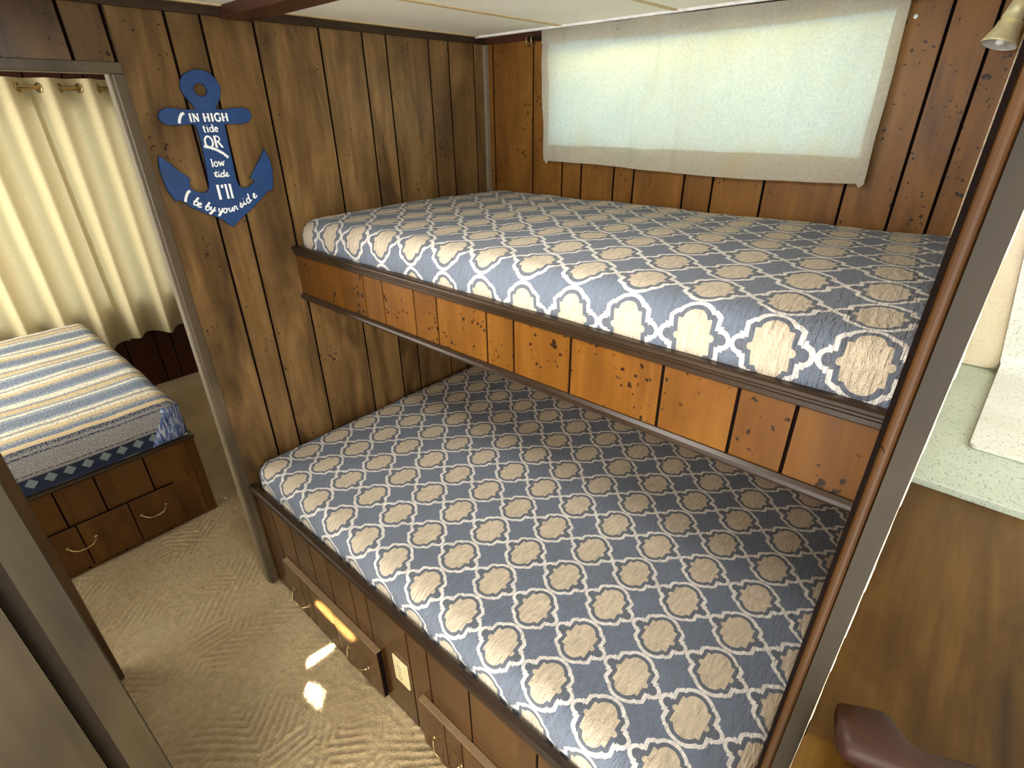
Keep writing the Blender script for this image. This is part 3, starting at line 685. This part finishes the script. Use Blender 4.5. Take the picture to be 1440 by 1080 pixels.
# glyph = (advance, [(polyline, weight)])  weight 1 = thick stem, .5 = hairline / serif
GL_ = {
 'I': (.42, [([(.18, 0), (.18, 1)], 1), (sf(.18, .02), .5), (sf(.18, .98), .5)]),
 'N': (.82, [([(.12, 0), (.12, 1)], .55), ([(.12, .98), (.62, .02)], 1), ([(.62, 0), (.62, 1)], .55), (sf(.12, .02), .5), (sf(.08, .98, .08), .5), (sf(.62, .98), .5)]),
 'H': (.88, [([(.15, 0), (.15, 1)], 1), ([(.65, 0), (.65, 1)], 1), ([(.15, .5), (.65, .5)], .5), (sf(.15, .02), .5), (sf(.15, .98), .5), (sf(.65, .02), .5), (sf(.65, .98), .5)]),
 'G': (.88, [(arc(.45, .5, .36, .49, 50, 310), .85), ([(.68, .74), (.68, .92)], .5), ([(.68, .10), (.68, .46)], .9), (sf(.66, .47, .12), .5)]),
 'O': (.92, [(arc(.44, .5, .36, .49, 0, 360, 24), .9)]),
 'R': (.82, [([(.16, 0), (.16, 1)], 1), ([(.05, .98), (.36, .98)] + arc(.36, .75, .24, .23, 90, -90) + [(.16, .52)], .6), ([(.38, .52), (.70, .02), (.78, .02)], .9), (sf(.16, .02), .5)]),
 't': (.44, [([(.17, .86), (.17, .14)] + arc(.28, .13, .11, .12, 180, 290), .8), ([(.03, .60), (.36, .60)], .5)]),
 'i': (.36, [([(.17, 0), (.17, .62)], .85), (sf(.17, .02, .1), .5), ([(.06, .61), (.17, .62)], .5), ([(.16, .84), (.18, .86)], 1.1)]),
 'd': (.62, [(arc(.27, .31, .20, .30, 0, 360, 20), .6), ([(.48, .02), (.48, 1)], .85), ([(.37, .98), (.48, .99)], .5), (sf(.54, .02, .06), .5)]),
 'e': (.56, [([(.08, .34), (.46, .36)] + arc(.27, .32, .20, .30, 10, 320), .65)]),
 'l': (.34, [([(.17, 0), (.17, 1)], .85), (sf(.17, .02, .1), .5), ([(.06, .97), (.17, .98)], .5)]),
 'o': (.60, [(arc(.28, .31, .21, .30, 0, 360, 20), .7)]),
 'w': (.86, [([(.06, .61), (.23, .04)], .9), ([(.23, .04), (.41, .58)], .5), ([(.41, .58), (.56, .04)], .9), ([(.56, .04), (.74, .61)], .5), (sf(.06, .61, .08), .5), (sf(.74, .61, .08), .5)]),
 "'": (.24, [([(.12, 1.0), (.10, .78)], .9)]),
 # script forms
 'sb': (.58, [([(.0, .3), (.17, .75), (.17, .98), (.09, .98), (.08, .5)] + arc(.25, .25, .17, .25, 170, 530, 20), .75), ([(.40, .34), (.58, .36)], .5)]),
 'se': (.46, [([(.0, .12), (.20, .28), (.30, .46), (.22, .58), (.10, .46), (.08, .20), (.18, .02), (.32, .04), (.46, .18)], .75)]),
 'sy': (.54, [([(.02, .54), (.06, .18), (.16, .04), (.30, .20), (.37, .56)], .75), ([(.37, .56), (.30, -.18), (.18, -.42), (.06, -.32), (.20, -.10), (.54, .22)], .7)]),
 'so': (.50, [(arc(.20, .28, .17, .27, 60, 420, 18) + [(.36, .40), (.50, .44)], .75)]),
 'su': (.56, [([(.02, .54), (.05, .16), (.14, .03), (.28, .16), (.38, .54)], .75), ([(.38, .54), (.37, .12), (.44, .03), (.56, .18)], .75)]),
 'sr': (.44, [([(.02, .16), (.14, .60), (.18, .46), (.32, .50), (.28, .16), (.36, .03), (.44, .14)], .75)]),
 'ss': (.42, [([(.0, .12), (.20, .62), (.30, .30), (.24, .04), (.08, .06)], .75), ([(.24, .04), (.42, .18)], .5)]),
 'si': (.34, [([(.02, .16), (.14, .54), (.13, .14), (.20, .03), (.34, .18)], .8), ([(.17, .80), (.19, .82)], 1.1)]),
 'sd': (.58, [(arc(.22, .28, .18, .27, 40, 400, 18), .75), ([(.46, 1.0), (.38, .12), (.46, .03), (.58, .18)], .8)]),
 'st': (.40, [([(.02, .16), (.20, .95), (.14, .14), (.22, .03), (.40, .18)], .8), ([(-.12, .62), (.44, .70)], .6)]),
}
TX = AX + AT
def lettering(glyphs, base, height, width, sw, shear=0.0, path=None):
    """base = (y,z) start; laid out to the given width; path(t)->(y,z,angle) overrides a straight baseline"""
    tot = sum(GL_[g][0] if g != ' ' else .36 for g in glyphs); kx = width / (tot * height)
    bm = B(); cur = 0
    for g in glyphs:
        if g == ' ': cur += .36; continue
        adv, st = GL_[g]
        for pl, wgt in st:
            pts = []
            for a, b_ in pl:
                if path is None:
                    yy = base[0] + (cur + a + shear * b_) * height * kx; zz_ = base[1] + b_ * height
                else:
                    y0_, z0_, an_ = path((cur + adv * .5) / tot); lu = (a - adv * .5 + shear * b_) * height * kx; lv = b_ * height
                    yy = y0_ + lu * math.cos(an_) - lv * math.sin(an_); zz_ = z0_ + lu * math.sin(an_) + lv * math.cos(an_)
                pts.append((TX + .0004, yy, zz_))
            tube(bm, pts, sw * 1.35 * wgt, 8, flat=(Vector((1, 0, 0)), .3))
        cur += adv
    return finish('lettering', bm, WHITEP, an)
lettering(['I', 'N', ' ', 'H', 'I', 'G', 'H'], (-1.261, 1.7535), .0205, .113, .0020)
lettering(['t', 'i', 'd', 'e'], (-1.231, 1.7255), .0195, .045, .0018)
lettering(['O', 'R'], (-1.236, 1.683), .031, .052, .0023)
lettering(['l', 'o', 'w'], (-1.233, 1.6305), .0215, .042, .0018)
lettering(['st', 'si', 'sd', 'se'], (-1.231, 1.600), .020, .043, .0017, .12)
lettering(['I', "'", 'l', 'l'], (-1.237, 1.537), .041, .050, .0028)
ARC = [(-1.312, 1.532), (-1.299, 1.521), (-1.276, 1.509), (-1.253, 1.501), (-1.230, 1.495), (-1.199, 1.496), (-1.176, 1.503), (-1.150, 1.514), (-1.112, 1.534)]
def apath(t):
    t = max(0, min(.9999, t)) * (len(ARC) - 1); i = int(t); f = t - i
    a, b_ = ARC[i], ARC[i + 1]
    c0 = ARC[max(0, i - 1)]; c1 = ARC[min(len(ARC) - 1, i + 2)]
    return a[0] + (b_[0] - a[0]) * f, a[1] + (b_[1] - a[1]) * f, math.atan2(c1[1] - c0[1], c1[0] - c0[0])
lettering(['sb', 'se', ' ', 'sb', 'sy', ' ', 'sy', 'so', 'su', 'sr', ' ', 'ss', 'si', 'sd', 'se'], (0, 0), .025, .215, .0019, .2, apath)
def rope(p):
    bm = B(); P_ = [Vector((TX + .0005, a, b_)) for a, b_ in p]; pts = []
    for i in range(len(P_) - 1):
        for k in range(8): pts.append(P_[i].lerp(P_[i + 1], k / 8))
    pts.append(P_[-1]); rad = [.0038 + .0011 * math.sin(k * 1.9) for k in range(len(pts))]
    tube(bm, pts, rad, 10, flat=(Vector((1, 0, 0)), .35)); return finish('painted_rope', bm, WHITEP, an, smooth=True)
rope([(-1.271, 1.776), (-1.279, 1.772), (-1.286, 1.762), (-1.290, 1.750)])
rope([(-1.240, 1.688), (-1.225, 1.684), (-1.207, 1.677), (-1.190, 1.666), (-1.177, 1.653)])
rope([(-1.311, 1.570), (-1.319, 1.565), (-1.327, 1.553), (-1.332, 1.541)])

# ------------------------------------------------------------------ next room: bed, curtains
bx = -.682; byr = -1.357
fb = thing('bed_base', 'box bed base of dark planks with a wide drawer beyond the doorway', 'bed', (-1.4, -2.1, 0))
bm = B(); planks(bm, 'x', bx, 1, [(-2.9, byr - .045, .0, .425)], [-1.575, -1.76, -1.90, -2.05, -2.2], back=.012, gw=.007); finish('front_panel', bm, [W_F, GROOVE], fb)
bm = B(); box(bm, bx - .04, bx - .0005, byr - .043, byr - .004, 0, .425, 0, .9); box(bm, -2.2, bx - .04, byr - .02, byr - .004, 0, .425, 0, .9); finish('side_panel', bm, W_F, fb, bev=.002)
bm = B(); box(bm, bx - .03, bx + .008, -2.9, byr, .425, .440, 0, .5); box(bm, -2.2, bx - .03, byr - .03, byr, .425, .440, 0, .5); finish('top_rail', bm, TRIMY, fb, bev=.003)
bm = B(); planks(bm, 'x', bx + .018, 1, [(-1.985, -1.504, .030, .245)], [-1.69, -1.88], back=.010, gw=.005); dr = finish('drawer', bm, [W_F, GROOVE], fb, bev=.0015)
for a in (-1.66, -1.935): pull(dr, a, a + .10, bx + .018, .150, axis='y')
bm = B(); box(bm, -2.2, bx - .041, -2.9, byr - .046, 0, .40, 0, .5); finish('platform', bm, W_F, fb)

def far_bed():
    x0, x1, y0, y1, z0, zt, r = -2.22, -.700, -2.9, -1.372, .4405, .635, .055
    bm = B(); uvl = bm.loops.layers.uv.new('UVMap'); uvc = {}; g = []
    qa = r * PI / 2; drop = zt - z0 - r
    def one(t):
        if t <= 0: return t, 0
        if t < qa: return r * math.sin(t / r), r * (1 - math.cos(t / r))
        return r, r + t - qa
    lx, ly = x1 - x0 - r, y1 - y0 - r; tot = qa + drop
    sx = [lx * k / 40 for k in range(41)] + [lx + tot * (k + 1) / 14 for k in range(14)]
    sy = [ly * k / 40 for k in range(41)] + [ly + tot * (k + 1) / 14 for k in range(14)]
    for s in sx:
        row = []
        for t in sy:
            ox, dx = one(s - lx); oy, dy = one(t - ly); X = x0 + lx + ox; Y = y0 + ly + oy
            if s > lx and t > ly:
                l = math.hypot(ox, oy); m_ = max(ox, oy)
                if l > 1e-6: X -= (ox - ox * m_ / l) * .8; Y -= (oy - oy * m_ / l) * .8
                dz = min(math.hypot(dx, dy), r + drop)
            else: dz = max(dx, dy)
            z = zt - min(dz, zt - z0) + (.012 * noise.noise(Vector((X * 2.5, Y * 2.5, 3))) + .004 * noise.noise(Vector((X * 12, Y * 12, 3)))) * max(0, 1 - dz / (zt - z0))
            Y += .006 * noise.noise(Vector((X * 9, 2, z * 9))) * (t > ly); X += .006 * noise.noise(Vector((4, Y * 9, z * 9))) * (s > lx)
            v = bm.verts.new((X, Y, z)); uvc[v] = (s, t); row.append(v)
        g.append(row)
    for i in range(len(sx) - 1):
        for j in range(len(sy) - 1): bm.faces.new((g[i][j], g[i + 1][j], g[i + 1][j + 1], g[i][j + 1]))
    bt = [bm.verts.new((x0, y0, z0)), bm.verts.new((x1, y0, z0)), bm.verts.new((x1, y1, z0)), bm.verts.new((x0, y1, z0))]
    for v in bt: uvc[v] = (0, 0)
    bm.faces.new(bt[::-1])
    for f in bm.faces:
        for l in f.loops: l[uvl].uv = uvc[l.vert]
    o = finish('mattress', bm, STRIPE, smooth=True)
    tag(o, 'mattress with a blue and cream striped bedspread on the box bed beyond the doorway', 'mattress'); WLOC[o.name] = (0, 0, 0)
    # tucked hospital corner
    bm = B(); g = []
    for i in range(15):
        u = i / 14; row = []
        for k in range(13):
            w = k / 12; z = zt - .030 - (zt - .030 - z0 - .003) * w
            lead = -.10 * (w ** .8)              # diagonal leading edge on the front face
            a = lead * (1 - u) + .20 * u         # metres along the wrap: <0 front face, >0 right side
            R = .05
            if a < 0: X, Y = x1 + .007, y1 - R + a * 1.0
            elif a < R * PI / 2: X, Y = x1 - R + (R + .007) * math.cos(a / R), y1 - R + (R + .007) * math.sin(a / R)
            else: X, Y = x1 - R - (a - R * PI / 2), y1 + .007
            top = max(0, 1 - w * 6); X -= .022 * top; Y -= .022 * top
            X += .003 * math.sin(w * 9 + u * 5)
            row.append(bm.verts.new((X, Y, z)))
        g.append(row)
    for i in range(14):
        for k in range(12): bm.faces.new((g[i][k], g[i + 1][k], g[i + 1][k + 1], g[i][k + 1]))
    f = finish('corner_fold', bm, FOLD, o, smooth=True); sd = f.modifiers.new('Solidify', 'SOLIDIFY'); sd.thickness = .004
    f['label'] = 'blue folded bedspread corner'
far_bed()

CX = -2.345
frod = thing('curtain_rod', 'brass curtain rod carrying the long drapes seen through the doorway', 'curtain rod', (CX, -1.6, 1.918))
bm = B(); tube(bm, [(CX, -2.85, 1.918), (CX, -.60, 1.918)], .011, 14); finish('rod', bm, BRASS, frod, smooth=True)
for y in (-2.8, -.63):
    bm = B(); tube(bm, [(CX, y, 1.918), (CX - .05, y, 1.918), (XF + .001, y, 1.925)], .006, 10); finish('bracket', bm, BRASS, frod, smooth=True)
def drape(y0, y1, ph, zbot, label):
    root = thing('curtain', label, 'curtain', (CX, (y0 + y1) / 2, zbot), 'long cream drapes')
    lam = .186; amp = .050
    bm = B(); nn, nz_ = int((y1 - y0) / .007), 44; g = []
    gy = []
    k = math.floor(y0 / (lam / 2)) 
    for i in range(nn + 1):
        row = []
        y = y0 + (y1 - y0) * i / nn
        for j in range(nz_ + 1):
            w = j / nz_; z = 1.966 - (1.966 - zbot - .012 * math.sin(y * 17 + ph)) * w
            a = 2 * PI * (y + .012 * math.sin(y * 5 + ph) * w) / lam + ph
            X = CX - (.006 if y1 < -1 else 0) + (amp + .006 * w) * math.sin(a) + .012 * noise.noise(Vector((y * 6, z * 1.3, ph))) * w
            row.append(bm.verts.new((X, y + .010 * w * math.cos(a) + .03 * w * noise.noise(Vector((y * 2, ph, 0))), z)))
        g.append(row)
    # holes for the grommets: where the cloth crosses the rod
    for i in range(nn):
        for j in range(nz_): bm.faces.new((g[i][j], g[i + 1][j], g[i + 1][j + 1], g[i][j + 1]))
    o = finish('drape_panel', bm, DRAPE, root, smooth=True)
    kk = math.ceil((y0 * 2 / lam) + ph / PI); 
    while True:
        y = (kk - ph / PI) * lam / 2
        if y > y1 - .01: break
        if y > y0 + .01:
            bm = B(); sgn = 1 if kk % 2 == 0 else -1
            dirv = Vector((sgn * amp * 2 * PI / lam, 1, 0)).normalized(); nrm = Vector((-dirv.y, dirv.x, 0))
            ring = [(Vector((CX, y, 1.918)) + dirv * .021 * math.cos(q) + Vector((0, 0, .021)) * math.sin(q)) for q in [2 * PI * i / 20 for i in range(21)]]
            tube(bm, ring, .0055, 8, caps=False); finish('grommet', bm, BRASS, root, smooth=True)
        kk += 1
    return root
drape(-1.190, -.68, 1.0, .415, 'right one of the long cream drapes, its wavy hem above bare dark wall')
drape(-2.62, -1.168, 1.0, .40, 'left one of the long cream drapes, hanging down behind the striped bed')

# ------------------------------------------------------------------ kitchen side, right edge of the photo
KZ = 1.083
kc = thing('kitchen_counter', 'kitchen counter with green speckled laminate top and brown wood board in front', 'counter', (2.3, -.7, 0))
bm = B(); prism(bm, [(XQ + .0008, -.003), (XQ + .0008, -1.4015), (1.8510, -1.4015), (1.8476, -1.52), (2.75, -1.52), (2.75, -.003)], 'Z', KZ - .025, KZ); finish('wood_top', bm, TABLEW, kc, bev=.003)
bm = B(); box(bm, XQ + .002, 2.75, -.731, -.003, KZ, KZ + .016); finish('laminate_top', bm, LAM, kc, bev=.0015)
bm = B(); box(bm, XQ + .01, 2.72, -1.46, -.004, .004, KZ - .025, 0, .5); finish('cabinet_body', bm, W_L, kc, bev=.002)
# cream splash panel with a rounded lower corner on the kitchen wall
bm = B(); pr = [(XQ + .003, KZ + .018)]
xr = 1.972
pr += [(xr - .03, KZ + .018)] + [(xr - .03 + .03 * math.sin(a), KZ + .048 - .03 * math.cos(a)) for a in [k * PI / 2 / 8 for k in range(1, 9)]] + [(1.93, 1.55), (XQ + .003, 1.55)]
A_ = [bm.verts.new((x, -.012, z)) for x, z in pr]; B_ = [bm.verts.new((x, -.002, z)) for x, z in pr]
for i in range(len(pr)): bm.faces.new((A_[i], A_[(i + 1) % len(pr)], B_[(i + 1) % len(pr)], B_[i]))
bm.faces.new(A_); bm.faces.new(B_[::-1])
tag(finish('splash_panel', bm, LAM3), 'cream splash panel with one rounded corner behind the counter, beside the post', 'panel')
# bent white sheet: flat on the counter, coved up the wall
bm = B()
zt = KZ + .017; th = .008
def sheet_row(x_of, side):
    pts = []
    for k in range(13): pts.append((-.535 + (.535 - .065) * k / 12, zt + th, 0))
    for k in range(1, 9):
        a = k * PI / 2 / 8; pts.append((-.065 + .045 * math.sin(a), zt + th + .045 * (1 - math.cos(a)), 0))
    for k in range(1, 9): pts.append((-.020, zt + th + .045 + .40 * k / 8, 1))
    return pts
prow = sheet_row(None, 0)
def left_x(y, z):
    if z > zt + .03: return 1.976 - (z - zt) * .155
    x = 1.945 + (y + .535) * .058
    rr = .018
    if y < -.535 + rr:
        d = (-.535 + rr - y) / rr; x += rr * (1 - math.sqrt(max(0, 1 - d * d)))
    return x
prow = [(-.535, zt + th, 0), (-.5345, zt + th, 0), (-.532, zt + th, 0), (-.528, zt + th, 0), (-.523, zt + th, 0), (-.517, zt + th, 0)] + [p for p in prow if p[0] > -.516]
top, bot = [], []
for i, (y, z, f) in enumerate(prow):
    a = prow[max(0, i - 1)]; c = prow[min(len(prow) - 1, i + 1)]
    t = Vector((c[0] - a[0], c[1] - a[1])).normalized(); nn_ = Vector((-t.y, t.x))
    x = left_x(y, z)
    top.append([bm.verts.new((xx, y, z)) for xx in (x, x + .004, 2.70)])
    bot.append([bm.verts.new((xx, y - nn_.x * th, z - nn_.y * th)) for xx in (x, x + .004, 2.70)])
for i in range(len(prow) - 1):
    for k in range(2):
        bm.faces.new((top[i][k], top[i][k + 1], top[i + 1][k + 1], top[i + 1][k])); bm.faces.new((bot[i][k], bot[i + 1][k], bot[i + 1][k + 1], bot[i][k + 1]))
    bm.faces.new((top[i][0], top[i + 1][0], bot[i + 1][0], bot[i][0])); bm.faces.new((top[i][2], bot[i][2], bot[i + 1][2], top[i + 1][2]))
for e in (0, -1):
    for k in range(2): bm.faces.new((top[e][k], bot[e][k], bot[e][k + 1], top[e][k + 1]))
sh = finish('laminate_sheet', bm, LAM2, bev=.003)
tag(sh, 'white speckled sheet with a rounded corner lying on the green counter, bent up the wall', 'sheet')
# carved dark handle over the wood board
bm = B(); rings = []
TP = [(1.870, -1.369), (1.872, -1.367), (1.890, -1.357), (1.911, -1.347), (1.922, -1.351), (1.932, -1.362), (1.942, -1.368), (1.955, -1.368), (1.995, -1.350), (2.05, -1.330), (2.2, -1.290)]
BP = [(1.882, -1.414), (1.884, -1.418), (1.893, -1.424), (1.917, -1.418), (1.930, -1.414), (1.940, -1.411), (1.952, -1.408), (1.966, -1.404), (2.004, -1.389), (2.06, -1.368), (2.21, -1.328)]
HH = [.013, .016, .018, .019, .019, .018, .017, .016, .016, .016, .016]
for (tx, ty), (bx_, by_), hh in zip(TP, BP, HH):
    cpt = Vector(((tx + bx_) / 2, (ty + by_) / 2, KZ + .037)); hv = Vector(((tx - bx_) / 2, (ty - by_) / 2, 0)); ring = []
    for k in range(20):
        a = 2 * PI * k / 20; cu_ = abs(math.cos(a)) ** .6 * (1 if math.cos(a) >= 0 else -1); su = abs(math.sin(a)) ** .6 * (1 if math.sin(a) >= 0 else -1)
        ring.append(bm.verts.new(cpt + hv * cu_ + Vector((0, 0, su * hh))))
    rings.append(ring)
for a, b_ in zip(rings, rings[1:]):
    for k in range(20): bm.faces.new((a[k], a[(k + 1) % 20], b_[(k + 1) % 20], b_[k]))
bm.faces.new(rings[0][::-1]); bm.faces.new(rings[-1])
hd = thing('wooden_handle', 'carved reddish-brown wooden handle standing over the brown board at lower right', 'handle', (1.98, -1.37, KZ))
finish('grip', bm, HANDM, hd, smooth=True)
bm = B(); tube(bm, [(1.908, -1.386, KZ + .0005), (1.906, -1.386, KZ + .03)], [.016, .014], 14); finish('foot', bm, HANDM, hd, smooth=True)
bm = B(); tube(bm, [(2.17, -1.322, KZ + .0005), (2.17, -1.322, KZ + .03)], [.016, .013], 14); finish('foot', bm, HANDM, hd, smooth=True)

# ------------------------------------------------------------------ light
w = bpy.data.worlds.new('World'); SC.world = w; w.use_nodes = True
bg = w.node_tree.nodes['Background']; bg.inputs[0].default_value = (1, 1, 1, 1)
wn = w.node_tree; wt = N(wn, 'ShaderNodeTexCoord'); wsx = N(wn, 'ShaderNodeSeparateXYZ'); wn.links.new(wt.outputs['Generated'], wsx.inputs[0])
wn.links.new(ramp(wn, M(wn, 'ADD', M(wn, 'MULTIPLY', wsx.outputs[1], .5), .5), [(.58, (1.0, .975, .93, 1)), (.76, (.46, .80, .92, 1))]), bg.inputs[0])   # open shade with cool sky on the window side
bg.inputs[1].default_value = 1.7
def area(name, loc, target, sx, sy, power, color, spread=180):
    L = bpy.data.lights.new(name, 'AREA'); L.shape = 'RECTANGLE'; L.size = sx; L.size_y = sy; L.energy = power; L.color = color; L.spread = math.radians(spread)
    o = bpy.data.objects.new(name, L); COL.objects.link(o); o.location = loc
    o.rotation_euler = (Vector(target) - Vector(loc)).to_track_quat('-Z', 'Y').to_euler(); return o
# daylight outside the bunk window: cool sky-glow low, yellow-green foliage glow high
area('daylight_bunk_window', (1.15, 2.2, 1.45), (.95, 0, 1.80), 1.0, .5, 12, (.36, .78, 1.0))
area('foliage_glow_bunk_window', (.85, .16, 2.02), (.9, -.05, 1.93), 1.25, .06, 2.0, (1.0, .84, .20))
# daylight outside the next room's window, plus an added side fill
area('daylight_far_window', (XF - .35, -1.65, 1.25), (0, -1.65, 1.2), 2.0, 1.2, 8, (1.0, .95, .82))
area('far_room_side_fill', (-1.75, -3.3, 1.45), (-2.0, -1.2, .9), .7, 1.0, 44, (1.0, .95, .86))  # added side fill for bed and drapes, no window known on that side
# windows of the kitchen and of the living end behind the camera, plus two added fills
area('kitchen_window', (3.1, -.75, 1.75), (1.9, -.5, 1.1), .9, .6, 9, (.86, .96, 1.0))
area('living_windows', (2.2, -3.2, 1.25), (.9, -.9, 1.15), 1.9, 1.3, 43, (1.0, .98, .95))
area('ceiling_fill', (2.2, -2.8, .25), (.9, -.9, 2.2), 1.2, 1.0, 36, (1.0, .95, .84))  # added fill from below, brightens ceiling and undersides
area('overhead_fill', (1.15, -1.50, 2.04), (1.1, -1.0, .8), .4, .4, 20, (1.0, .97, .92))  # added overhead fill
# thin sunbeams through gaps in the living-end blinds
def beam(tgt, d, su, sv, along, p):
    d = Vector(d).normalized(); t = Vector(tgt)
    X = Vector(along); X = X - d * X.dot(d); kx = X.length; X.normalize(); Zv = -d; Yv = Zv.cross(X)
    L = bpy.data.lights.new('sunbeam', 'AREA'); L.shape = 'RECTANGLE'; L.size = su * kx; L.size_y = sv; L.energy = p; L.color = (1.0, .97, .90); L.spread = math.radians(.4)
    o = bpy.data.objects.new('sunbeam', L); COL.objects.link(o)
    m = Matrix((X, Yv, Zv)).transposed().to_4x4(); m.translation = t - d * 1.9; o.matrix_world = m
SD = (-.98, .75, -.55)
beam((.525, -1.402, .192), SD, .24, .055, (1, 0, 0), 1.8)
beam((.462, -1.457, 0), SD, .105, .014, (.08, 1, 0), .12)
beam((.579, -1.551, 0), SD, .085, .028, (1, .2, 0), .16)

cd = bpy.data.cameras.new('Camera'); cam = bpy.data.objects.new('Camera', cd); COL.objects.link(cam); SC.camera = cam
cam.location = (1.83555, -1.91492, 1.76846); cam.rotation_euler = (1.09174, .01237, .72337)
cd.sensor_fit = 'HORIZONTAL'; cd.sensor_width = 36; cd.lens = 738.046 / 1440 * 36; cd.clip_start = .02
vs = SC.view_settings; vs.view_transform = 'Standard'; vs.look = 'None'; vs.gamma = 1; vs.use_curve_mapping = False; vs.exposure = 0.30
